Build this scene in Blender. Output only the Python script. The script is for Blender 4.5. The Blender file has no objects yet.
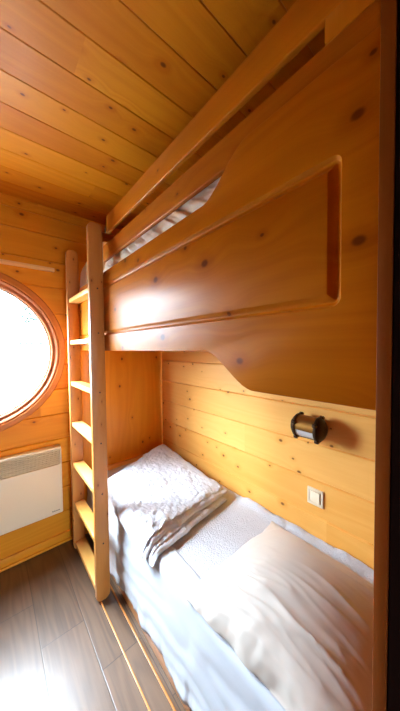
import bpy, bmesh, math, random
from mathutils import Vector, Matrix, noise

random.seed(7)
SC = bpy.context.scene
COL = SC.collection
R = math.radians
PI = math.pi

# ------------------------------------------------------------------ node helpers
class G:
    """small helper around one material's node tree"""
    def __init__(self, name):
        self.m = bpy.data.materials.new(name)
        self.m.use_nodes = True
        self.t = self.m.node_tree
        self.t.nodes.clear()
        self.out = self.t.nodes.new('ShaderNodeOutputMaterial')

    def n(self, typ, **kw):
        nd = self.t.nodes.new('ShaderNode' + typ)
        for k, v in kw.items():
            setattr(nd, k, v)
        return nd

    def put(self, sock, v):
        if isinstance(v, bpy.types.NodeSocket):
            self.t.links.new(v, sock)
        elif v is not None:
            if isinstance(v, (tuple, list)) and len(v) == 3 and sock.type == 'RGBA':
                v = (*v, 1)
            sock.default_value = v

    def math(self, op, a, b=None, c=None, clamp=False):
        nd = self.n('Math', operation=op, use_clamp=clamp)
        self.put(nd.inputs[0], a); self.put(nd.inputs[1], b); self.put(nd.inputs[2], c)
        return nd.outputs[0]

    def comb(self, x, y, z=0.0):
        nd = self.n('CombineXYZ')
        for i, v in enumerate((x, y, z)):
            self.put(nd.inputs[i], v)
        return nd.outputs[0]

    def mix(self, f, a, b, blend='MIX'):
        nd = self.n('Mix', data_type='RGBA', blend_type=blend)
        self.put(nd.inputs[0], f); self.put(nd.inputs[6], a); self.put(nd.inputs[7], b)
        return nd.outputs[2]

    def smooth(self, v, a, b, lo=0.0, hi=1.0):
        nd = self.n('MapRange', interpolation_type='SMOOTHSTEP')
        for i, x in enumerate((v, a, b, lo, hi)):
            self.put(nd.inputs[i], x)
        return nd.outputs[0]

    def noise(self, vec, scale=1.0, detail=3.0, rough=0.5, dist=0.0):
        nd = self.n('TexNoise')
        self.put(nd.inputs['Vector'], vec)
        nd.inputs['Scale'].default_value = scale
        nd.inputs['Detail'].default_value = detail
        nd.inputs['Roughness'].default_value = rough
        nd.inputs['Distortion'].default_value = dist
        return nd.outputs[0]

    def voro(self, vec, scale=1.0, dims='3D', feature='F1'):
        nd = self.n('TexVoronoi', voronoi_dimensions=dims, feature=feature)
        self.put(nd.inputs['Vector'], vec)
        nd.inputs['Scale'].default_value = scale
        return nd.outputs[0], nd.outputs[1]

    def white(self, vec):
        nd = self.n('TexWhiteNoise', noise_dimensions='3D')
        self.put(nd.inputs['Vector'], vec)
        return nd.outputs[0]

    def obj(self):
        return self.n('TexCoord').outputs['Object']

    def sep(self, v):
        nd = self.n('SeparateXYZ'); self.put(nd.inputs[0], v)
        return nd.outputs

    def bump(self, h, strength=0.3, dist=0.002):
        nd = self.n('Bump')
        nd.inputs['Strength'].default_value = strength
        nd.inputs['Distance'].default_value = dist
        self.put(nd.inputs['Height'], h)
        return nd.outputs[0]

    def bsdf(self, color, rough=0.5, metal=0.0, normal=None, **kw):
        p = self.n('BsdfPrincipled')
        self.put(p.inputs['Base Color'], color)
        self.put(p.inputs['Roughness'], rough)
        p.inputs['Metallic'].default_value = metal
        if normal is not None:
            self.put(p.inputs['Normal'], normal)
        for k, v in kw.items():
            self.put(p.inputs[k], v)
        self.t.links.new(p.outputs[0], self.out.inputs[0])
        return self.m


def srgb(r, g, b):
    f = lambda c: (c / 12.92 if c <= 0.04045 else ((c + 0.055) / 1.055) ** 2.4)
    return tuple(f(c / 255) for c in (r, g, b))


def pine(name, L, W, T, light, dark, knot, bw=None, off=0.0, rough=0.38, var=0.34, coat=0.25,
         knot_gate=0.5, kscale=(4.2, 6.0), seed=0.0, bump=0.12, spec=0.35):
    """varnished softwood: L along the grain, W across it, T through it (axis indices)"""
    g = G(name)
    s = g.sep(g.obj())
    rnd = g.n('ObjectInfo').outputs['Random']
    l, w, t = s[L], s[W], s[T]
    if bw:
        idx = g.math('FLOOR', g.math('DIVIDE', g.math('SUBTRACT', w, off), bw))
        seg = g.math('FLOOR', g.math('DIVIDE', g.math('ADD', l, g.math('MULTIPLY', idx, 0.71)), 1.9))
        br = g.white(g.comb(idx, seg, 3.7 + seed))
        lp = g.math('ADD', l, g.math('MULTIPLY', br, 19.0))
        wp = g.math('ADD', w, g.math('MULTIPLY', br, 5.0))
    else:
        br = g.white(g.comb(rnd, 1.3 + seed, 0.0))
        lp = g.math('ADD', l, g.math('MULTIPLY_ADD', rnd, 11.0, seed * 3.1))
        wp = g.math('ADD', w, g.math('MULTIPLY_ADD', rnd, 5.0, seed * 1.7))
    # knots
    kv = g.comb(g.math('MULTIPLY', lp, kscale[0]), g.math('MULTIPLY', wp, kscale[1]), 0.0)
    d, c = g.voro(kv, 1.0, '2D')
    cs = g.n('SeparateColor'); g.put(cs.inputs[0], c)
    gate = g.math('GREATER_THAN', cs.outputs[0], knot_gate)
    size = g.math('MULTIPLY_ADD', cs.outputs[1], 0.035, 0.020)
    kn = g.math('MULTIPLY', g.smooth(d, g.math('MULTIPLY', size, 1.35), g.math('MULTIPLY', size, 0.55)), gate)
    halo = g.math('MULTIPLY', g.smooth(d, g.math('MULTIPLY', size, 4.5), size), gate)
    near = g.math('MULTIPLY', g.smooth(d, 0.42, 0.0), gate)
    w2 = g.math('ADD', wp, g.math('MULTIPLY', near, 0.030))
    # cathedral grain and fine fibre
    low = g.noise(g.comb(g.math('MULTIPLY', lp, 0.55), g.math('MULTIPLY', w2, 6.0), g.math('MULTIPLY', t, 6.0)), 1.0, 1.5, 0.4)
    rings = g.math('MULTIPLY_ADD', g.math('SINE', g.math('MULTIPLY', low, 60.0)), 0.5, 0.5)
    fib = g.noise(g.comb(g.math('MULTIPLY', lp, 3.0), g.math('MULTIPLY', w2, 140.0), g.math('MULTIPLY', t, 140.0)), 1.0, 3.0, 0.6)
    blot = g.noise(g.comb(g.math('MULTIPLY', lp, 1.6), g.math('MULTIPLY', wp, 5.0), t), 1.0, 2.0)
    f = g.math('ADD', g.math('MULTIPLY', rings, 0.16), g.math('MULTIPLY', fib, 0.34))
    f = g.math('ADD', f, g.math('MULTIPLY', blot, 0.35))
    f = g.math('ADD', f, g.math('MULTIPLY', g.math('SUBTRACT', br, 0.5), var * 2.0))
    f = g.math('ADD', f, g.math('MULTIPLY', halo, 0.35), clamp=True)
    col = g.mix(f, light, dark)
    col = g.mix(g.math('MULTIPLY', kn, 0.85), col, knot)
    rg = g.math('MULTIPLY_ADD', fib, 0.12, rough - 0.06)
    nm = g.bump(g.math('ADD', fib, rings), bump, 0.0012)
    return g.bsdf(col, rg, 0.0, nm, **{'Coat Weight': coat, 'Coat Roughness': 0.22, 'Specular IOR Level': spec})


def plain(name, color, rough=0.5, metal=0.0, nscale=60.0, amt=0.06, bump=0.05, spec=0.5):
    g = G(name)
    nz = g.noise(g.obj(), nscale, 3.0)
    dk = tuple(c * (1 - amt * 2) for c in color)
    col = g.mix(nz, color, dk)
    return g.bsdf(col, g.math('MULTIPLY_ADD', nz, 0.1, rough - 0.05), metal, g.bump(nz, bump, 0.001), **{'Specular IOR Level': spec})


def cloth(name, color, rough=0.8, kind='weave', sheen=0.2, strength=0.3):
    g = G(name)
    o = g.obj()
    if kind == 'terry':
        d, _ = g.voro(o, 170.0)
        h = g.math('SUBTRACT', 1.0, d)
        h = g.math('ADD', h, g.math('MULTIPLY', g.noise(o, 30, 3), 0.6))
        nm = g.bump(h, strength, 0.006)
    elif kind == 'crinkle':
        a = g.noise(o, 34, 4, 0.6, 1.2)
        d, _ = g.voro(o, 55.0)
        h = g.math('ADD', a, g.math('MULTIPLY', d, 0.5))
        nm = g.bump(h, strength, 0.005)
    else:
        s = g.sep(o)
        a = g.math('SINE', g.math('MULTIPLY', s[1], 2600.0))
        b = g.noise(o, 14, 3, 0.55)
        h = g.math('ADD', g.math('MULTIPLY', a, 0.04), b)
        nm = g.bump(h, strength, 0.006)
    nz = g.noise(o, 5, 2)
    col = g.mix(nz, color, tuple(c * 0.95 for c in color))
    return g.bsdf(col, rough, 0.0, nm, **{'Sheen Weight': sheen, 'Sheen Roughness': 0.5})


def laminate(name):
    g = G(name)
    s = g.sep(g.obj())
    x, y = s[0], s[1]
    pw, pl = 0.182, 1.28
    q = g.math('DIVIDE', g.math('SUBTRACT', x, 0.1415), pw)
    idx = g.math('FLOOR', q)
    fx = g.math('SUBTRACT', q, idx)
    sh = g.math('MULTIPLY', g.math('FRACT', g.math('MULTIPLY', idx, 0.2)), pl)
    r = g.math('DIVIDE', g.math('ADD', g.math('SUBTRACT', y, 1.29), sh), pl)
    jy = g.math('FLOOR', r)
    fy = g.math('SUBTRACT', r, jy)
    rn = g.white(g.comb(idx, jy, 0.5))
    lp = g.math('ADD', y, g.math('MULTIPLY', rn, 9.0))
    wp = g.math('ADD', x, g.math('MULTIPLY', rn, 4.0))
    low = g.noise(g.comb(g.math('MULTIPLY', lp, 0.9), g.math('MULTIPLY', wp, 8.0), 0.0), 1.0, 2.0)
    rings = g.math('MULTIPLY_ADD', g.math('SINE', g.math('MULTIPLY', low, 60.0)), 0.5, 0.5)
    fib = g.noise(g.comb(g.math('MULTIPLY', lp, 5.0), g.math('MULTIPLY', wp, 120.0), 0.0), 1.0, 4.0, 0.65)
    f = g.math('ADD', g.math('MULTIPLY', rings, 0.3), g.math('MULTIPLY', fib, 0.5))
    f = g.math('ADD', f, g.math('MULTIPLY', g.math('SUBTRACT', rn, 0.5), 0.4), clamp=True)
    col = g.mix(f, FL_A, FL_B)
    ex = g.math('MULTIPLY', g.math('MINIMUM', fx, g.math('SUBTRACT', 1.0, fx)), pw)
    ey = g.math('MULTIPLY', g.math('MINIMUM', fy, g.math('SUBTRACT', 1.0, fy)), pl)
    e = g.math('MINIMUM', ex, ey)
    seam = g.smooth(e, 0.0028, 0.0008)
    col = g.mix(g.math('MULTIPLY', seam, 0.75), col, srgb(40, 28, 20))
    hgt = g.math('SUBTRACT', g.math('MULTIPLY', fib, 0.25), seam)
    return g.bsdf(col, g.math('MULTIPLY_ADD', fib, 0.10, 0.30), 0.0, g.bump(hgt, 0.25, 0.0015),
                  **{'Specular IOR Level': 0.55, 'Coat Weight': 0.45, 'Coat Roughness': 0.34})


FL_A = srgb(112, 84, 62)
FL_B = srgb(58, 40, 28)
# softwood colours: raw varnished pine
P_L, P_D, P_K = srgb(240, 166, 42), srgb(208, 119, 12), srgb(96, 40, 8)
W_L, W_D = srgb(242, 186, 104), srgb(224, 156, 68)
S_L, S_D = srgb(210, 142, 74), srgb(178, 108, 44)
B_L, B_D = srgb(210, 124, 14), srgb(166, 84, 4)
MT = {
    'wall_far': pine('pine cladding far', 0, 2, 1, P_L, P_D, P_K, bw=0.172, off=0.042, seed=1, coat=.06, spec=.2, rough=.45),
    'wall_right': pine('pine cladding bunk side', 1, 2, 0, W_L, W_D, P_K, bw=0.175, off=0.013, seed=2, knot_gate=0.2, kscale=(5.0, 7.0), coat=.06, spec=.22, rough=.45),
    'wall_left': pine('darkened low bounce cladding', 1, 2, 0, srgb(150, 88, 24), srgb(112, 60, 12), P_K, bw=0.172, off=0.042, seed=3, coat=.06, spec=.2, rough=.45),  # unseen wall, colour darkened to cut bounce onto the panel
    'wall_near': pine('darkened low bounce cladding behind', 0, 2, 1, srgb(150, 88, 24), srgb(112, 60, 12), P_K, bw=0.172, off=0.042, seed=18, coat=.06, spec=.2, rough=.45),  # also out of view, darkened to keep bounce light low
    'ceiling': pine('pine ceiling boards', 0, 1, 2, srgb(228, 148, 28), srgb(192, 102, 6), P_K, bw=0.139, off=0.113, seed=4, knot_gate=0.25, kscale=(5.0, 7.5), coat=.06, spec=.22, rough=.45),
    'panel': pine('varnished pine panel', 1, 2, 0, B_L, B_D, P_K, seed=5, knot_gate=0.12, rough=0.38, coat=0.03, spec=.13, kscale=(3.8, 5.0)),
    'rail': pine('varnished pine rail', 1, 2, 0, B_L, B_D, P_K, seed=6, rough=0.46, coat=0.12),
    'endboard': pine('pine end board', 2, 0, 1, P_L, P_D, P_K, seed=7, rough=0.4),
    'post': pine('varnished pine post', 2, 1, 0, B_L, B_D, P_K, seed=17, rough=0.46, coat=.1),
    'stile': pine('pine ladder stile', 2, 0, 1, S_L, S_D, P_K, seed=8, kscale=(6, 14), knot_gate=0.3),
    'tread': pine('pine ladder tread', 1, 0, 2, W_L, W_D, P_K, seed=9, knot_gate=0.8),
    'batten': pine('pale pine batten', 0, 2, 1, srgb(252, 214, 160), srgb(240, 190, 124), P_K, seed=10),
    'skirt': pine('pine skirting', 0, 2, 1, P_L, P_D, P_K, seed=11),
    'ledge': pine('pale pine ledge', 0, 1, 2, srgb(244, 196, 124), srgb(220, 160, 86), P_K, seed=12),
    'strip': pine('pine floor strip', 1, 0, 2, S_L, S_D, P_K, seed=13),
    'ring': pine('pine window ring', 0, 2, 1, srgb(200, 120, 38), srgb(168, 90, 18), P_K, seed=14, rough=0.42, coat=.1),
    'ring_in': pine('reddish window ring', 0, 2, 1, srgb(176, 98, 46), srgb(142, 70, 28), P_K, seed=15, rough=0.5, coat=.0, spec=.25),
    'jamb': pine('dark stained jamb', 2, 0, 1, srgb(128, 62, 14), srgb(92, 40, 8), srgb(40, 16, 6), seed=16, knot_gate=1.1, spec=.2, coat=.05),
    'jamb_shade': plain('near black painted shade', srgb(20, 5, 2), 0.95, spec=0.03),  # near black puts the unlit corner into the colour
    'floor': laminate('grey brown laminate'),
    'enamel': plain('cream enamel', srgb(238, 224, 194), 0.38, 0, 200, 0.02, 0.02),
    'grille': plain('cream enamel louvres', srgb(226, 214, 188), 0.45, 0, 200, 0.02, 0.02),
    'dark': plain('shadowed steel', srgb(120, 104, 78), 0.6),
    'ink': plain('grey printed mark', srgb(120, 108, 90), 0.6),
    'gasket': plain('white rubber gasket', srgb(236, 232, 226), 0.6),
    'brass': plain('aged brass', srgb(150, 104, 46), 0.42, 0.85, 45, 0.14, 0.08),
    'brass_dark': plain('dark aged brass', srgb(70, 50, 32), 0.45, 0.8, 45, 0.15, 0.08),
    'frost': plain('ribbed frosted glass', srgb(196, 192, 188), 0.25, 0, 80, 0.04, 0.1),
    'switch': plain('cream plastic', srgb(228, 210, 180), 0.35, 0, 90, 0.01, 0.01),
    'steel': plain('bright steel', srgb(210, 210, 212), 0.25, 0.9),
    'screw': plain('dark steel', srgb(70, 62, 56), 0.4, 0.8),
    'terry': cloth('white terry', srgb(194, 197, 204), 0.9, 'terry', 0.2, 0.5),
    'sheet': cloth('white cotton sheet', srgb(184, 188, 196), 0.75, 'weave', 0.2, 0.25),
    'crinkle': cloth('white crinkled cotton', srgb(198, 201, 208), 0.85, 'crinkle', 0.2, 0.9),
    'satin': cloth('ivory satin cotton', srgb(192, 182, 172), 0.48, 'weave', 0.2, 0.12),
    'linen': cloth('white bed linen', srgb(244, 234, 216), 0.7, 'weave', 0.2, 0.3),
    'snow': plain('pale gravel ground', srgb(120, 122, 118), 0.9, 0, 2, 0.05, 0.1),
    'blue': plain('deep blue roof sheet', (0.006, 0.015, 0.026), 0.8, 0, 2, 0.1, 0.0, spec=.05),
    'leaf': plain('pale green foliage', (0.032, 0.046, 0.040), 0.9, 0, 6, 0.1, 0.1, spec=.05),
    'bark': plain('grey bark', srgb(96, 88, 80), 0.9, 0, 12, 0.2, 0.3),
}


def glass_mat():
    g = G('clear window glass')
    lw = g.n('LayerWeight'); lw.inputs['Blend'].default_value = 0.5
    fr = g.math('MULTIPLY_ADD', g.math('POWER', lw.outputs['Facing'], 5.0), 0.90, 0.04)
    tr = g.n('BsdfTransparent'); tr.inputs[0].default_value = (0.97, 0.98, 0.98, 1)
    gl = g.n('BsdfGlossy'); gl.inputs['Roughness'].default_value = 0.02
    mx = g.n('MixShader')
    g.t.links.new(fr, mx.inputs[0]); g.t.links.new(tr.outputs[0], mx.inputs[1]); g.t.links.new(gl.outputs[0], mx.inputs[2])
    g.t.links.new(mx.outputs[0], g.out.inputs[0])
    return g.m


MT['glass'] = glass_mat()

# ------------------------------------------------------------------ mesh helpers
def merge(dst, src):
    me = bpy.data.meshes.new('tmp'); src.to_mesh(me); src.free()
    dst.from_mesh(me); bpy.data.meshes.remove(me)


def bx(bm, x0, x1, y0, y1, z0, z1, bev=0.003, seg=2):
    b = bmesh.new()
    bmesh.ops.create_cube(b, size=1)
    for v in b.verts:
        v.co = Vector((x0 + (v.co.x + .5) * (x1 - x0), y0 + (v.co.y + .5) * (y1 - y0), z0 + (v.co.z + .5) * (z1 - z0)))
    if bev:
        bmesh.ops.bevel(b, geom=list(b.edges), offset=bev, segments=seg, profile=0.5, affect='EDGES')
    merge(bm, b)
    return bm


def prism(bm, pts, put, a0, a1, bev=0.003, seg=2):
    """pts: 2D outline; put(p, q, a) -> 3D; extruded from a0 to a1"""
    b = bmesh.new()
    lo = [b.verts.new(put(p, q, a0)) for p, q in pts]
    hi = [b.verts.new(put(p, q, a1)) for p, q in pts]
    f0 = b.faces.new(lo[::-1]); f1 = b.faces.new(hi)
    n = len(pts)
    for i in range(n):
        j = (i + 1) % n
        b.faces.new((lo[i], lo[j], hi[j], hi[i]))
    bmesh.ops.recalc_face_normals(b, faces=b.faces)
    if bev:
        ed = [e for e in list(f0.edges) + list(f1.edges)]
        bmesh.ops.bevel(b, geom=ed, offset=bev, segments=seg, profile=0.5, affect='EDGES')
    merge(bm, b)
    return bm


def lathe(bm, prof, centre, axis='y', seg=64, closed=False, a0=0.0, a1=2 * PI):
    """prof: (radius, height along axis)"""
    c = Vector(centre)
    full = abs(a1 - a0 - 2 * PI) < 1e-6
    rows = []
    cnt = seg if full else seg + 1
    for k in range(cnt):
        t = a0 + (a1 - a0) * k / seg
        ct, st = math.cos(t), math.sin(t)
        row = []
        for r, h in prof:
            if axis == 'y':
                p = Vector((r * ct, h, r * st))
            elif axis == 'x':
                p = Vector((h, r * ct, r * st))
            else:
                p = Vector((r * ct, r * st, h))
            row.append(bm.verts.new(c + p))
        rows.append(row)
    m = len(prof)
    fs = []
    for k in range(seg):
        a, b_ = rows[k], rows[(k + 1) % cnt]
        for i in range(m if closed else m - 1):
            j = (i + 1) % m
            vs = [a[i], a[j], b_[j], b_[i]]
            u = []
            for v in vs:
                if all((v.co - x.co).length > 1e-7 for x in u):
                    u.append(v)
            if len(u) >= 3:
                fs.append(bm.faces.new(u))
    bmesh.ops.remove_doubles(bm, verts=bm.verts, dist=1e-6)
    bmesh.ops.recalc_face_normals(bm, faces=bm.faces)
    return bm


def rod(bm, p0, p1, r, seg=16):
    p0, p1 = Vector(p0), Vector(p1)
    d = p1 - p0
    b = bmesh.new()
    bmesh.ops.create_cone(b, cap_ends=True, segments=seg, radius1=r, radius2=r, depth=d.length)
    ed = [e for e in b.edges if len(e.link_faces) == 2 and any(len(f.verts) > 4 for f in e.link_faces)]
    bmesh.ops.bevel(b, geom=ed, offset=min(r * 0.2, d.length * .2), segments=2, profile=.5, affect='EDGES')
    M = Matrix.Translation((p0 + p1) / 2) @ d.to_track_quat('Z', 'Y').to_matrix().to_4x4()
    bmesh.ops.transform(b, matrix=M, verts=b.verts)
    merge(bm, b)
    return bm


def wloc(o):
    v = Vector((0, 0, 0))
    while o:
        v += o.location
        o = o.parent
    return v


def obj(name, bm, mat, parent=None, label=None, base=None, angle=35):
    off = wloc(parent) if parent else Vector(base or (0, 0, 0))
    bmesh.ops.translate(bm, verts=bm.verts, vec=-off)
    me = bpy.data.meshes.new(name)
    bm.to_mesh(me); bm.free()
    me.materials.append(MT[mat])
    for p in me.polygons:
        p.use_smooth = True
    me.set_sharp_from_angle(angle=R(angle))
    o = bpy.data.objects.new(name, me)
    COL.objects.link(o)
    if parent:
        o.parent = parent
    else:
        o.location = off
    if label:
        o['label'] = label
    return o


def tag(o, label, cat, group=None):
    o['label'] = label; o['category'] = cat
    if group:
        o['group'] = group
    return o


def thing(name, loc, label, cat, group=None):
    o = bpy.data.objects.new(name, None)
    o.empty_display_size = 0.1
    COL.objects.link(o); o.location = loc
    return tag(o, label, cat, group)


def struct(name, bm, mat, parent=None, angle=35):
    o = obj(name, bm, mat, parent, angle=angle)
    if not parent:
        o['kind'] = 'structure'
    return o


def new():
    return bmesh.new()

# ------------------------------------------------------------------ measures (metres)
XR, XL = 1.165, -2.60          # bunk-side wall, opposite wall
YF, YN = 1.925, -2.60          # far wall with the round window, wall behind
ZC = 2.29
WCX, WCZ = -0.095, 1.337       # round window
EYE = Vector((0.0, 0.0, 1.35))


def board_sheet(bm, put, s0, s1, w0, w1, grooves, hole=None, g=0.0055, depth=0.009):
    """boards with V grooves; put(s, w, d): d = depth behind the face; hole(w) -> (sa, sb) or None"""
    lv = {w0: 0.0, w1: 0.0}
    for q in grooves:
        if w0 + g < q < w1 - g:
            lv[q - g] = 0.0; lv[q] = depth; lv[q + g] = 0.0
    ext = []
    if hole:
        ha, hb, step = hole[1]
        k = int((hb - ha) / step)
        ext = [ha + (hb - ha) * i / k for i in range(k + 1)]
    lvl = sorted(lv)
    def dep(w):
        for a, b in zip(lvl, lvl[1:]):
            if a <= w <= b:
                return lv[a] + (lv[b] - lv[a]) * (w - a) / max(b - a, 1e-9)
        return 0.0
    ws = sorted(set(lvl + [e for e in ext if w0 < e < w1]))
    def quad(a0, a1, b0, b1, wa, wb):
        if a1 - a0 < 1e-6 and b1 - b0 < 1e-6:
            return
        da, db = dep(wa), dep(wb)
        ps = [put(a0, wa, da), put(a1, wa, da), put(b1, wb, db), put(b0, wb, db)]
        vs = [bm.verts.new(p) for p in ps]
        bm.faces.new(vs)
    for wa, wb in zip(ws, ws[1:]):
        ha = hole[0](wa) if hole else None
        hb = hole[0](wb) if hole else None
        mid = hole[0]((wa + wb) / 2) if hole else None
        if mid is None:
            quad(s0, s1, s0, s1, wa, wb)
        else:
            c = (mid[0] + mid[1]) / 2
            ha = ha or (c, c); hb = hb or (c, c)
            quad(s0, ha[0], s0, hb[0], wa, wb)
            quad(ha[1], s1, hb[1], s1, wa, wb)
    bmesh.ops.remove_doubles(bm, verts=bm.verts, dist=1e-5)
    bmesh.ops.recalc_face_normals(bm, faces=bm.faces)
    return bm


# floor
b = new(); bx(b, XL - .05, XR + .05, YN - .05, YF + .05, -0.03, 0.0, 0)
struct('floor', b, 'floor')
# ceiling boards
b = new()
board_sheet(b, lambda s, w, d: Vector((s, w, ZC + d)), XL - .05, XR + .05, YN - .05, YF + .03,
            [1.92 - .139 * k for k in range(1, 34)], g=.003, depth=.0035)
struct('ceiling', b, 'ceiling', angle=10)
# far wall with a round opening
RH = 0.47
def hole_round(w):
    q = RH * RH - (w - WCZ) ** 2
    if q <= 0:
        return None
    q = math.sqrt(q)
    return (WCX - q, WCX + q)
b = new()
board_sheet(b, lambda s, w, d: Vector((s, YF + d, w)), XL - .03, XR + .03, -.02, ZC + .02,
            [1.934 + .172 * k for k in range(-11, 2)] + [2.228], hole=(hole_round, (WCZ - RH, WCZ + RH, 0.02)))
struct('wall_far', b, 'wall_far', angle=10)
# bunk side wall
b = new()
board_sheet(b, lambda s, w, d: Vector((XR + d, s, w)), YN - .03, YF + .03, -.02, ZC + .02,
            [0.538 + .175 * k for k in range(-3, 10)])
struct('wall_right', b, 'wall_right', angle=10)
# opposite wall, unseen, solid, darkened to cut bounce
b = new()
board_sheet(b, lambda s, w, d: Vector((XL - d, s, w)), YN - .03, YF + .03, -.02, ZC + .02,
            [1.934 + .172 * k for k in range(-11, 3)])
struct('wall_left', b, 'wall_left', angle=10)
D1 = (-.20, .42, .12, 1.60)
def hole_fill_door(w):
    return (D1[0], D1[1]) if D1[2] < w < D1[3] else None
b = new()
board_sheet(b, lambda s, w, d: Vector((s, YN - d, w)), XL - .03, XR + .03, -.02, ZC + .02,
            [1.934 + .172 * k for k in range(-11, 3)], hole=(hole_fill_door, (D1[2], D1[3], D1[3] - D1[2])))
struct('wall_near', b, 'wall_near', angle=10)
# skirting of the far wall
b = new(); bx(b, XL, 0.50, YF - .014, YF + .002, 0.0, 0.066, .003)
rod(b, (XL, YF - .018, .010), (0.5, YF - .018, .010), .010)
struct('baseboard_far', b, 'skirt')
# batten over the round window
b = new(); bx(b, -0.62, 0.352, YF - .020, YF + .002, 1.866, 1.890, .003)
struct('trim_1', b, 'batten')

# round window
w1 = bpy.data.objects.new('window_1', None); COL.objects.link(w1)
w1.location = (WCX, YF, WCZ); w1['kind'] = 'structure'
def rrect(r0, r1, y0, y1, bv=.004):
    return [(r0 + bv, y0), (r1 - bv, y0), (r1, y0 + bv), (r1, y1), (r0, y1), (r0, y0 + bv)]
C0 = (WCX, 0, WCZ)
b = new(); lathe(b, rrect(.459, .500, YF - .026, YF + .004, .006), C0, 'y', 128, True)
obj('window_frame', b, 'ring', w1)
b = new(); lathe(b, [(.462, YF - .018), (.452, YF - .021), (.446, YF - .016), (.440, YF - .004), (.424, YF + .000), (.419, YF + .006),
                     (.419, YF + .070), (.474, YF + .070), (.474, YF - .002)], C0, 'y', 128, True)
obj('inner_ring', b, 'ring_in', w1)
b = new(); lathe(b, rrect(.409, .4195, YF + .026, YF + .040, .002), C0, 'y', 128, True)
obj('gasket', b, 'gasket', w1)
b = new(); lathe(b, [(0, YF + .032), (.412, YF + .032), (.412, YF + .036), (0, YF + .036)], C0, 'y', 96, False)
obj('pane', b, 'glass', w1)

# glazed opening added behind the camera, unseen, as fill for the far wall
d1 = bpy.data.objects.new('fill_door_1', None); COL.objects.link(d1)
d1.location = ((D1[0] + D1[1]) / 2, YN, D1[2]); d1['kind'] = 'structure'
b = new()
for (x0, x1, z0, z1) in ((D1[0] - .06, D1[1] + .06, D1[2] - .06, D1[2] + .01), (D1[0] - .06, D1[1] + .06, D1[3] - .01, D1[3] + .06),
                         (D1[0] - .06, D1[0] + .05, D1[2] + .01, D1[3] - .01), (D1[1] - .05, D1[1] + .06, D1[2] + .01, D1[3] - .01)):
    bx(b, x0, x1, YN - .05, YN + .02, z0, z1, .003)
obj('fill_door_frame', b, 'ring', d1)
b = new(); bx(b, D1[0], D1[1], YN - .026, YN - .022, D1[2], D1[3], 0)
obj('pane', b, 'glass', d1)

# dark jamb beside the camera: a stained board, then a block coloured as deep shade
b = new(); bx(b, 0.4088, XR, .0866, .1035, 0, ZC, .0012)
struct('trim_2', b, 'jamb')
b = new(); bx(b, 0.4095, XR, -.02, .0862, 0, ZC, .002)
struct('trim_3', b, 'jamb_shade')

# two thin wooden strips fixed along the floor in front of the bunk
b = new(); bx(b, .4135, .4205, .104, 1.90, 0.0, .007, .002)
struct('trim_4', b, 'strip')
b = new(); bx(b, .484, .4915, .104, 1.888, 0.0, .007, .002)
struct('trim_5', b, 'strip')

# ------------------------------------------------------------------ bunk bed
bunk = thing('bunk_bed', (.82, 1.0, 0), 'built-in varnished pine bunk bed with a curved solid front panel and two guard rails', 'bunk bed')
YA, YB = .1045, 1.888          # ends of the bunk

def sstep(t):
    t = max(0.0, min(1.0, t)); return t * t * (3 - 2 * t)
# front panel: outline in (y, z), a routed rectangular frame on the front
out = [(YB, 1.75), (YB, 1.338)]
for k in range(0, 17):
    t = k / 16
    out.append((.532 - .172 * t, 1.338 - .093 * sstep(t)))
out += [(YA, 1.245), (YA, 1.842)]
for k in range(0, 17):
    t = k / 16
    out.append((.375 + .165 * t, 1.842 - .092 * sstep(t)))
XP, PT = .470, .025
def rloop(y0, y1, z0, z1, r, inset, n=5):
    y0 += inset; y1 -= inset; z0 += inset; z1 -= inset
    r = max(r - inset, .002)
    pts = []
    for cy, cz, a in ((y1 - r, z1 - r, 0), (y0 + r, z1 - r, 90), (y0 + r, z0 + r, 180), (y1 - r, z0 + r, 270)):
        for k in range(n + 1):
            t = R(a + 90 * k / n)
            pts.append((cy + r * math.cos(t), cz + r * math.sin(t)))
    return pts
def panel_mesh():
    bm = new()
    bv = .004
    # inset outline for the rounded arris
    n = len(out)
    def inset(d):
        res = []
        area = sum(out[i][0] * out[(i + 1) % n][1] - out[(i + 1) % n][0] * out[i][1] for i in range(n))
        sg = 1 if area > 0 else -1
        for i in range(n):
            a, o, c = Vector(out[i - 1]), Vector(out[i]), Vector(out[(i + 1) % n])
            e1 = (o - a).normalized(); e2 = (c - o).normalized()
            n1 = Vector((-e1.y, e1.x)) * sg; n2 = Vector((-e2.y, e2.x)) * sg
            m = n1 + n2
            m = m / max(m.length_squared / 2, .5)
            res.append(o + m * d)
        return res
    def loop(pts, x):
        return [bm.verts.new((x, p[0], p[1])) for p in pts]
    def bridge(a, c):
        for i in range(len(a)):
            j = (i + 1) % len(a)
            bm.faces.new((a[i], a[j], c[j], c[i]))
    l0 = loop(inset(bv), XP); l1 = loop(inset(bv * .3), XP + bv * .3); l2 = loop(out, XP + bv)
    l3 = loop(out, XP + PT - .002); l4 = loop(inset(.002), XP + PT)
    bridge(l0, l1); bridge(l1, l2); bridge(l2, l3); bridge(l3, l4)
    bm.faces.new(l4)
    ring = [(0, 0), (.002, .0035), (.005, .0075), (.009, .009), (.013, .0085), (.018, .005), (.022, .001), (.024, 0)]
    loops = [loop(rloop(.172, 1.86, 1.420, 1.684, .016, i), XP + d) for i, d in ring]
    for a, c in zip(loops, loops[1:]):
        bridge(a, c)
    bm.faces.new(loops[-1])
    ed = []
    for lp in (l0, loops[0]):
        for i in range(len(lp)):
            ed.append(bm.edges.get((lp[i], lp[(i + 1) % len(lp)])))
    bmesh.ops.triangle_fill(bm, edges=ed, use_beauty=True)
    bmesh.ops.recalc_face_normals(bm, faces=bm.faces)
    return bm
obj('front_panel', panel_mesh(), 'panel', bunk, angle=25)
XG = XP + PT + .0005
RY = 1.34
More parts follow.
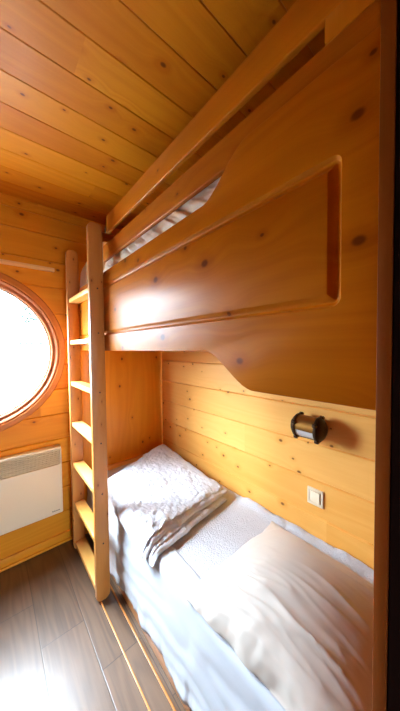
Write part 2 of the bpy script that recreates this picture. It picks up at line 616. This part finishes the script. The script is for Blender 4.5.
def rail(z0, z1, ye=RY):
    b = new(); bx(b, XG, XG + .017, .122, ye, z0, z1, .004, 3); return b
r_low = obj('guard_rail', rail(1.828, 1.913, 1.400), 'rail', bunk)
r_up = obj('guard_rail', rail(1.962, 2.052), 'rail', bunk)
b = new(); bx(b, XG, XG + .017, .122, .213, 1.9135, 1.9615, .001)
obj('rail_post', b, 'post', bunk)
for z in (1.995,):
    b = new(); rod(b, (XG + .012, RY, z - .01), (XG + .012, RY + .006, z - .01), .007)
    rod(b, (XG - .004, RY + .004, z - .03), (XG - .004, RY + .004, z + .004), .003)
    obj('rail_bracket', b, 'steel', bunk)
# far end board (vertical grain), to the floor
b = new(); bx(b, .497, XR - .001, 1.889, 1.913, 0, 1.965, .003)
obj('end_board', b, 'endboard', bunk)
b = new(); bx(b, .541, XR - .001, 1.862, 1.888, .34, .456, .003)
obj('bed_ledge', b, 'ledge', bunk)
b = new(); bx(b, .519, .540, YA, 1.888, 0, .150, .003)
obj('base_board', b, 'strip', bunk)
b = new(); bx(b, .5405, XR - .001, YA, 1.861, .145, .165, .002)
obj('bed_base', b, 'rail', bunk, label='lower bunk base of pine')
b = new(); bx(b, XG, XR - .001, YA, 1.888, 1.352, 1.375, .002)
obj('bed_base', b, 'rail', bunk, label='upper bunk base of pine')

# ------------------------------------------------------------------ ladder
lad = thing('ladder', (.437, 1.59, 0), 'pine bunk ladder with two round-topped uprights and seven flat treads', 'ladder')
def stile(y0, y1):
    x0, x1, z0, z1, r = .397, .469, .0, 1.994, .028
    pts = []
    for cx, cz, a in ((x1 - r, z1 - r, 0), (x0 + r, z1 - r, 90), (x0 + r, z0 + r, 180), (x1 - r, z0 + r, 270)):
        for k in range(9):
            t = R(a + 90 * k / 8)
            pts.append((cx + r * math.cos(t), cz + r * math.sin(t)))
    b = new()
    prism(b, pts, lambda p, q, a: Vector((p, a, q)), y0, y1, .0045, 3)
    return b
s1 = obj('upright', stile(1.325, 1.355), 'stile', lad)
s2 = obj('upright', stile(1.785, 1.815), 'stile', lad)
for z in (1.43, 1.66, .85, 1.12, .31, .578):
    b = new()
    rod(b, (.437, 1.3235, z), (.437, 1.3255, z), .0042, 12)
    obj('screw', b, 'screw', s1)
for k in range(7):
    z = 1.660 - .269 * k
    b = new(); bx(b, .405, .468, 1.3555, 1.7845, z - .013, z + .013, .0035, 3)
    obj('tread', b, 'tread', lad)

# ------------------------------------------------------------------ bedding
def fr(p, sc, oct=3):
    v = Vector(p) * sc; s = 0; a = 1
    for k in range(oct):
        s += a * noise.noise(v); v = v * 2.03 + Vector((7.1, 3.3, 1.7)); a *= .5
    return s

# lower mattress
mat = thing('mattress', (.84, .98, .165), 'mattress in a white terry protector on the lower bunk, seen along the wall', 'mattress')
b = new(); bx(b, .528, XR - .003, .108, 1.860, .166, .4365, .028, 5)
obj('mattress_body', b, 'sheet', mat)
# terry cover: shallow lumpy top
b = new()
nx, ny = 70, 150
gv = []
for i in range(nx + 1):
    row = []
    for j in range(ny + 1):
        x = .532 + (XR - .006 - .532) * i / nx; y = .112 + (1.856 - .112) * j / ny
        e = min(i, nx - i, j, ny - j)
        z = .4370 + (.004 * sstep(e / 4)) + .0022 * fr((x, y, 0), 14)
        if x > 1.08:
            z += .026 * sstep((.97 - y) / .06) * sstep((x - 1.08) / .06) * (0.6 + .4 * fr((x, y, 3), 9)) * sstep(min(i, (nx - i) * 3) / 3)
        if e == 0:
            z = .425
        row.append(b.verts.new((x, y, z)))
    gv.append(row)
for i in range(nx):
    for j in range(ny):
        b.faces.new((gv[i][j], gv[i + 1][j], gv[i + 1][j + 1], gv[i][j + 1]))
obj('terry_protector', b, 'terry', mat, label='white terry protector with a bobbly surface', angle=60)

# sheet hanging over the front of the mattress
b = new()
ny, ns = 220, 44
gv = []
for j in range(ny + 1):
    y = .108 + (1.858 - .108) * j / ny
    top_x = .600 + .010 * fr((0, y, 0), 5) + .02 * math.exp(-((y - .95) / .18) ** 2)
    hem = .066 + .016 * fr((1, y, 0), 9, 4) + .012 * math.sin(y * 23) - .03 * sstep((y - 1.2) / .25)
    row = []
    for k in range(ns + 1):
        s = k / ns
        if s < .3:
            t = s / .3
            x = top_x + (.545 - top_x) * t; z = .4475
        elif s < .45:
            t = (s - .3) / .15 * PI / 2
            x = .545 - .030 * math.sin(t); z = .4175 + .030 * math.cos(t)
        else:
            t = (s - .45) / .55
            x = .515 + .002 * t; z = .4175 + (hem - .4175) * t
        w = sstep(s / .1)
        fold = .005 * fr((s * 1.2, y * 1.0, 5), 4.0, 3) + .0035 * math.sin(s * 26 + 3 * fr((0, y, 9), 1.4))
        drop = sstep((s - .42) / .2)
        x -= drop * (.003 + abs(fold)) * (1 + .6 * s)
        x += drop * .010 * sstep((s - .8) / .2) * fr((2, y, 1), 16)
        z += (1 - drop) * w * (.0010 + .25 * abs(fold)) + (1 - w) * (-.0008)
        x = min(x, .5160) if s > .45 else x
        row.append(b.verts.new((x, y, z)))
    gv.append(row)
for j in range(ny):
    for k in range(ns):
        b.faces.new((gv[j][k], gv[j + 1][k], gv[j + 1][k + 1], gv[j][k + 1]))
sh = obj('bed_sheet', b, 'sheet', None, base=(.55, .98, .44), angle=80)
md = sh.modifiers.new('thick', 'SOLIDIFY'); md.thickness = .0009; md.offset = 1
tag(sh, 'smooth white sheet hanging over the front edge of the lower mattress, wavy hem', 'sheet')


def cushion(corners, zb, hfun, edge, n=80, pinch=.05, disp=None, post=None, expo=.5, sq=2.0):
    """closed soft body over four corners (fl, fr, br, bl); flat underneath"""
    fl, fr_, br, bl = [Vector((c[0], c[1], c[2] if len(c) > 2 else 0)) for c in corners]
    b = new()
    top, bot = [], []
    for i in range(n + 1):
        u = -1 + 2 * i / n
        rt, rb = [], []
        for j in range(n + 1):
            v = -1 + 2 * j / n
            # concentrate samples towards the edges
            uu = math.sin(u * PI / 2) * .45 + u * .55
            vv = math.sin(v * PI / 2) * .45 + v * .55
            pu = uu * (1 - pinch * (1 - vv * vv)); pv = vv * (1 - pinch * (1 - uu * uu))
            a, c = (pu + 1) / 2, (pv + 1) / 2
            p = (fl * (1 - a) + fr_ * a) * (1 - c) + (bl * (1 - a) + br * a) * c
            m = max(0.0, (1 - abs(uu) ** sq) * (1 - abs(vv) ** sq)) ** expo
            h = hfun(uu, vv) * m
            pt = Vector((p.x, p.y, zb + p.z + edge + h))
            if disp:
                pt += disp(uu, vv, m, pt)
            pb = Vector((p.x, p.y, zb + p.z + edge - min(edge - .001, m * 3 * edge)))
            rt.append(b.verts.new(pt))
            rb.append(rt[-1] if (i in (0, n) or j in (0, n)) else b.verts.new(pb))
        top.append(rt); bot.append(rb)
    for i in range(n):
        for j in range(n):
            b.faces.new((top[i][j], top[i + 1][j], top[i + 1][j + 1], top[i][j + 1]))
            q = (bot[i][j], bot[i][j + 1], bot[i + 1][j + 1], bot[i + 1][j])
            if len(set(q)) >= 3:
                try:
                    b.faces.new(q)
                except ValueError:
                    pass
    if post:
        for v in b.verts:
            v.co = post(v.co)
    bmesh.ops.recalc_face_normals(b, faces=b.faces)
    return b

# folded crinkled quilt at the far end
ZM = .4520
def q_h(u, v):
    return .046 + .012 * u * v + .014 * v + .004 * u
def droop(c):
    # the overhanging side sags over the front edge of the mattress
    k = max(0.0, .530 - c.x)
    return Vector((c.x, c.y, c.z - 9 * k * k - .35 * k))
def q_d(u, v, m, p):
    k = sstep(m * 2)
    d = Vector((0, 0, 0))
    d.z += k * (.010 * fr(p, 7, 4) + .006 * abs(fr(p + Vector((3, 1, 0)), 17, 3)))
    # crease that splits the fold into two layers along the front
    front = math.exp(-((v + .965) / .020) ** 2)
    d.y += front * .020 * (1 + .4 * fr(p, 8))
    d.x += k * .006 * fr(p + Vector((9, 0, 4)), 9)
    d.y += (1 - sstep(m)) * .020 * fr(p + Vector((2, 5, 0)), 7)
    d.x += (1 - sstep(m)) * .014 * fr(p + Vector((6, 1, 0)), 8)
    d.z += k * .0035 * fr(p + Vector((0, 2, 8)), 48, 2)
    return d
quilt = thing('folded_quilt', (.8, 1.4, ZM), 'folded white crinkled quilt at the far window end of the lower bunk', 'quilt')
b = cushion([(.478, .950), (1.070, 1.015), (1.140, 1.850), (.500, 1.570)], ZM + .018, q_h, .012, 120, .015, q_d, droop, expo=.42, sq=9)
obj('upper_layer', b, 'crinkle', quilt, angle=80)
def q2_d(u, v, m, p):
    d = q_d(u, v, m, p); d.z *= .5
    return d
b = cushion([(.490, .905), (1.035, .985), (1.130, 1.840), (.505, 1.565)], ZM, lambda u, v: .022, .010, 90, .012, q2_d, droop, expo=.42, sq=12)
obj('lower_layer', b, 'crinkle', quilt, angle=80)

# big satin pillow at the near end
def p_h(u, v):
    return .135 - .02 * u + .02 * v
def p_d(u, v, m, p):
    k = sstep(m * 1.6)
    d = Vector((0, 0, 0))
    # long soft folds that run from the far-left corner towards the near end, strong on the left and near side
    q = (p.x - .53) * 1.0 + (.70 - p.y) * -.16
    s = fr((q * 9.0, p.y * 1.6, 2.0), 2.3, 3)
    side = .25 + .75 * sstep((-.1 - u) / .8) + .5 * sstep((-.2 - v) / .6)
    d.z += k * .0055 * s * side
    # radiating gathers near the back-left corner
    a = math.atan2(v - 1.1, u + 1.1); rr = math.hypot(u + 1.1, v - 1.1)
    d.z += k * .006 * math.sin(a * 30 + 2 * fr(p, 6)) * math.exp(-(rr / .8) ** 2)
    xx = p.x + .10 * (p.y - .4) + .02 * fr(p, 4, 2)
    rg = (1 - abs(noise.noise(Vector((xx * 15, p.y * 2.2, 5)))) * 1.8)
    rg = max(rg, 0) ** 2.2
    d.z += k * .010 * rg * (sstep((.25 - v) / .8) * .8 + sstep((-.05 - u) / .7) * .7)
    rg = max(1 - abs(noise.noise(Vector((xx * 34, p.y * 4.0, 9)))) * 2.2, 0) ** 2
    d.z += k * .0045 * rg * sstep((.3 - u) / .9)
    d.x += (1 - m) * .012 * fr(p + Vector((4, 4, 0)), 9)
    d.y += (1 - m) * .008 * fr(p + Vector((1, 7, 0)), 9)
    return d
pil = thing('pillow', (.83, .42, ZM), 'large ivory satin pillow at the near end of the lower bunk', 'pillow')
b = cushion([(.515, .125), (1.070, .125), (1.072, .710), (.498, .712)], ZM + .001, p_h, .010, 130, .065, p_d, expo=.72, sq=2.1)
obj('pillow_case', b, 'satin', pil, angle=80)
# upper bunk: mattress, duvet, pillow
um = tag(obj('mattress', bx(new(), .532, XR - .003, .110, 1.884, 1.376, 1.738, .03, 4), 'sheet', None, base=(.84, 1., 1.376)),
         'mattress of the upper bunk behind the solid front panel', 'mattress')
b = new()
nx, ny = 64, 240
gv = []
for i in range(nx + 1):
    row = []
    for j in range(ny + 1):
        c = j / ny
        y = .30 + 1.17 * c
        ey = max(0, min(c * 9, (1 - c) * 14, 1)) ** .5
        crest = 1.742 + ey * (.118 + .020 * fr((.5, y, 1), 5, 3))
        if i <= 24:                                     # front face, bulging through the slot under the rail
            q = i / 24
            z = 1.742 + (crest - 1.742) * q
            dia = y - (z - 1.742) * 1.6
            x = .5165 - .018 * ey * math.exp(-((z - 1.793) / .026) ** 2)
            f = fr((dia, 2, 3), 17, 3)
            x += .012 * f + .006 * abs(fr((dia, 7, 1), 38, 2)) + .004
            x = max(x, .4985 if z < 1.824 else .5140)
            if z < 1.758:
                x = max(x, .5000)
        else:                                           # rumpled top
            q = (i - 24) / (nx - 24)
            x = .530 + .56 * q
            e = max(0, min((1 - q) * 6, 1)) ** .5
            z = 1.742 + (crest - 1.742) * e + ey * e * .030 * fr((x, y, 8), 9, 3) * min(1, q * 5)
        row.append(b.verts.new((x, y, z)))
    gv.append(row)
for i in range(nx):
    for j in range(ny):
        b.faces.new((gv[i][j], gv[i + 1][j], gv[i + 1][j + 1], gv[i][j + 1]))
dv = obj('duvet', b, 'linen', None, base=(.82, .9, 1.741), angle=80)
tag(dv, 'rumpled white duvet of the upper bunk showing in the slot below the guard rail', 'duvet')
up = tag(obj('pillow', cushion([(.505, 1.50), (1.10, 1.50), (1.11, 1.878), (.4985, 1.880)], 1.7445, lambda u, v: .16, .05, 60, .005,
             lambda u, v, m, p: Vector((0, 0, sstep(m * 2) * .014 * fr(p, 12, 3) - .03 * (u + v) * sstep(m * 2))), expo=.32, sq=9), 'linen', None, base=(.82, 1.68, 1.741), angle=80),
         'white pillow on the upper bunk, glimpsed between the tops of the ladder uprights', 'pillow')

# ------------------------------------------------------------------ heater
ht = thing('wall_heater', (-.05, YF, .262), 'cream electric convector heater on the far wall below the round window', 'heater')
HX0, HX1, HY, HZ0, HZ1 = -.46, .350, 1.838, .262, .700
b = new()
bx(b, HX0, HX1, HY, YF - .012, HZ0, .590, .006, 3)                    # front casing
bx(b, HX0, HX1, HY + .012, YF - .012, .686, HZ1, .003, 2)             # top lip
bx(b, HX0, HX1, HY + .040, YF - .012, .588, .688, .001)               # back of the outlet
bx(b, HX1 - .010, HX1, HY + .002, YF - .012, .586, .690, .003)        # cheeks
bx(b, HX0, HX0 + .010, HY + .002, YF - .012, .586, .690, .003)
obj('casing', b, 'enamel', ht)
b = new()
for k in range(8):
    z = .597 + .0117 * k
    y0 = HY + .002 + .0012 * k
    bx(b, HX0 + .011, HX1 - .011, y0, y0 + .012, z, z + .0055, .001, 1)
for k in range(33):
    x = HX0 + .02 + (HX1 - HX0 - .04) * k / 32
    bx(b, x - .001, x + .001, HY + .008, HY + .022, .592, .688, 0)
obj('outlet_grille', b, 'grille', ht, label='pale louvred outlet grille')
b = new()
for k in range(8):                                                    # faint slanted maker's mark
    x = .287 + .0058 * k
    hh = .009 if k in (0, 2) else .006
    bx(b, x, x + .0028, HY - .0006, HY + .001, .284, .284 + hh, 0)
bx(b, .287, .331, HY - .0006, HY + .001, .2845, .2860, 0)
obj('maker_mark', b, 'ink', ht, label='small grey printed mark')
for x in (-.30, .20):
    b = new()
    bx(b, x - .02, x + .02, YF - .013, YF - .0005, .32, .60, .001)
    obj('wall_bracket', b, 'steel', ht)

# ------------------------------------------------------------------ bulkhead lamp
LX, LZ = 1.100, .982
lp = thing('wall_lamp', (XR, .533, LZ), 'aged brass ship-style cylinder lamp on the plank wall', 'lamp')
LY = -.014
CL = (LX, LY, LZ)
b = new()
A0 = R(180 + 62); A1 = R(180 + 8)    # open sector (towards the room, low): from 188 to 242 degrees
lathe(b, [(.047, .506), (.0505, .506), (.0505, .590), (.047, .590)], CL, 'y', 56, True, a0=A0, a1=A1 + 2 * PI)
obj('lamp_body', b, 'brass', lp)
b = new()
lathe(b, [(.0455, .506), (.0482, .506), (.0482, .590), (.0455, .590)], CL, 'y', 20, True, a0=A1, a1=A0)
obj('glass_strip', b, 'frost', lp, label='frosted ribbed glass strip')
for y in (.494, .590):
    b = new()
    lathe(b, [(.044, y), (.0535, y), (.055, y + .002), (.055, y + .010), (.0535, y + .012), (.044, y + .012)], CL, 'y', 56, True)
    for a in (62, 152, 242, 332):
        ca, sa = math.cos(R(a)), math.sin(R(a))
        rod(b, (LX + .054 * ca, LY + y - .002, LZ + .054 * sa), (LX + .054 * ca, LY + y + .014, LZ + .054 * sa), .0095, 14)
    fl = obj('flange_ring', b, 'brass_dark', lp)
    for a in (62, 152, 242):
        ca, sa = math.cos(R(a)), math.sin(R(a))
        b = new()
        rod(b, (LX + .056 * ca, LY + y - .005, LZ + .056 * sa), (LX + .056 * ca, LY + y - .0015, LZ + .056 * sa), .005, 10)
        obj('screw', b, 'brass', fl)
for y0, s in ((.494, -1), (.602, 1)):
    b = new()
    lathe(b, [(0, y0 + s * .020), (.020, y0 + s * .019), (.036, y0 + s * .015), (.046, y0 + s * .007), (.049, y0 + s * .0005), (.040, y0 + s * .0002), (0, y0 + s * .0002)], CL, 'y', 48)
    obj('end_cap', b, 'brass_dark', lp)
b = new()
bx(b, 1.1515, 1.1645, .486, .582, LZ - .030, LZ + .030, .004)
bx(b, 1.146, 1.153, .506, .562, LZ - .018, LZ + .018, .002)
obj('mounting_plate', b, 'brass_dark', lp)

# ------------------------------------------------------------------ light switch
sw = thing('light_switch', (XR, .530, .634), 'square cream light switch on the plank wall below the lamp', 'switch')
b = new()
y0, y1, z0, z1 = .4925, .5675, .595, .675
bx(b, 1.1565, 1.1648, y0, y1, z1 - .013, z1, .0025); bx(b, 1.1565, 1.1648, y0, y1, z0, z0 + .013, .0025)
bx(b, 1.1565, 1.1648, y0, y0 + .012, z0 + .006, z1 - .006, .0025); bx(b, 1.1565, 1.1648, y1 - .012, y1, z0 + .006, z1 - .006, .0025)
obj('frame_plate', b, 'switch', sw)
b = new()
prism(b, [(y0 + .0145, 1.1525), (y0 + .0145, 1.1640), (y1 - .0125, 1.1640), (y1 - .0125, 1.1570)],
      lambda p, q, a: Vector((q, p, a)), z0 + .0145, z1 - .0145, .001, 2)
obj('rocker', b, 'switch', sw)

# ------------------------------------------------------------------ outside
b = new(); bx(b, -120, 120, YF + .35, 160, -.62, -.60, 0); bx(b, -120, XL - .35, YN - .35, YF + .35, -.62, -.60, 0); bx(b, XL - .35, 120, -120, YN - .35, -.62, -.60, 0)
o = struct('ground', b, 'snow')

shed = thing('shed', (1.6, 15.0, -.6), 'distant pale shed with a low blue roof, outside the round window', 'shed')
b = new(); bx(b, 1.12, 2.08, 14.1, 16.0, -.6, 1.60, .01)
obj('shed_walls', b, 'gasket', shed)
b = new()
prism(b, [(14.0, 1.605), (16.1, 1.605), (16.1, 1.64), (15.0, 1.80), (14.0, 1.64)], lambda p, q, a: Vector((a, p, q)), 1.06, 2.14, .01)
obj('shed_roof', b, 'blue', shed, label='blue roof')
tree = thing('tree', (2.0, 19.0, -.6), 'thin far tree with a pale green crown, outside the round window', 'tree')
b = new(); rod(b, (2.0, 19.0, -.6), (2.05, 19.0, 3.2), .05, 10); rod(b, (2.03, 19.0, 2.6), (1.75, 18.9, 3.6), .025, 8); rod(b, (2.04, 19, 2.9), (2.35, 19.1, 3.7), .025, 8)
obj('trunk', b, 'bark', tree)
b = new()
for k in range(60):
    a = random.uniform(0, 2 * PI); rr = random.uniform(0, .45); zz = random.uniform(3.0, 4.0)
    c = Vector((2.02 + rr * math.cos(a), 19 + rr * math.sin(a), zz))
    q = bmesh.new(); bmesh.ops.create_icosphere(q, subdivisions=1, radius=random.uniform(.05, .11))
    for v in q.verts:
        v.co = v.co * random.uniform(.7, 1.2) + c
    merge(b, q)
obj('crown', b, 'leaf', tree)

# ------------------------------------------------------------------ light
SKY_LOW, SKY_HIGH, SKY_GLOW = 23.0, 40.0, 100.0
wd = bpy.data.worlds.new('overcast day'); SC.world = wd
wd.use_nodes = True
t = wd.node_tree; t.nodes.clear()
wo = t.nodes.new('ShaderNodeOutputWorld'); bg = t.nodes.new('ShaderNodeBackground')
tc = t.nodes.new('ShaderNodeTexCoord'); sp = t.nodes.new('ShaderNodeSeparateXYZ')
t.links.new(tc.outputs['Generated'], sp.inputs[0])
mr = t.nodes.new('ShaderNodeMapRange'); mr.interpolation_type = 'SMOOTHSTEP'
t.links.new(sp.outputs[2], mr.inputs[0])
for i, v in enumerate((0.0, 0.85, SKY_LOW, SKY_HIGH)):
    mr.inputs[i + 1].default_value = v
bg.inputs[0].default_value = (0.77, 0.93, 1.08, 1)
dt = t.nodes.new('ShaderNodeVectorMath'); dt.operation = 'DOT_PRODUCT'
t.links.new(tc.outputs['Generated'], dt.inputs[0]); dt.inputs[1].default_value = Vector((-.58, .40, .71)).normalized()
gm = t.nodes.new('ShaderNodeMath'); gm.operation = 'MAXIMUM'; t.links.new(dt.outputs['Value'], gm.inputs[0]); gm.inputs[1].default_value = 0
gp = t.nodes.new('ShaderNodeMath'); gp.operation = 'POWER'; t.links.new(gm.outputs[0], gp.inputs[0]); gp.inputs[1].default_value = 5
ga = t.nodes.new('ShaderNodeMath'); ga.operation = 'MULTIPLY_ADD'
t.links.new(gp.outputs[0], ga.inputs[0]); ga.inputs[1].default_value = SKY_GLOW; t.links.new(mr.outputs[0], ga.inputs[2])
t.links.new(ga.outputs[0], bg.inputs[1])
t.links.new(bg.outputs[0], wo.inputs[0])


def portal(name, loc, rot, sx, sy, shape='RECTANGLE'):
    d = bpy.data.lights.new(name, 'AREA'); d.shape = shape; d.size = sx
    if shape == 'RECTANGLE':
        d.size_y = sy
    d.cycles.is_portal = True
    o = bpy.data.objects.new(name, d); COL.objects.link(o)
    o.location = loc; o.rotation_euler = rot
    return o
portal('window_portal', (WCX, YF + .075, WCZ), (R(-90), 0, 0), .95, .95)

portal('fill_door_portal', ((D1[0] + D1[1]) / 2, YN - .055, (D1[2] + D1[3]) / 2), (R(90), 0, 0), D1[1] - D1[0], D1[3] - D1[2])

# ------------------------------------------------------------------ camera
yaw, pit, rol = R(40.4), R(1.85), R(.583)
F = Vector((math.sin(yaw) * math.cos(pit), math.cos(yaw) * math.cos(pit), -math.sin(pit)))
Rt = Vector((math.cos(yaw), -math.sin(yaw), 0)); Dn = F.cross(Rt)
R2 = math.cos(rol) * Rt + math.sin(rol) * Dn; D2 = -math.sin(rol) * Rt + math.cos(rol) * Dn
cd = bpy.data.cameras.new('camera'); cam = bpy.data.objects.new('camera', cd); COL.objects.link(cam)
M = Matrix((R2, -D2, -F)).transposed().to_4x4(); M.translation = EYE
cam.matrix_world = M
cd.sensor_fit = 'VERTICAL'; cd.sensor_height = 36; cd.sensor_width = 24
cd.lens = 36 * 248.28 / 711
cd.clip_start = .01; cd.clip_end = 500
SC.camera = cam

vs = SC.view_settings
vs.view_transform = 'Standard'; vs.look = 'None'; vs.gamma = 1; vs.use_curve_mapping = False
vs.exposure = 0.6
SC.display_settings.display_device = 'sRGB'
SC.cycles.max_bounces = 16
SC.cycles.diffuse_bounces = 10
SC.cycles.use_denoising = True
SC.cycles.sample_clamp_indirect = 10
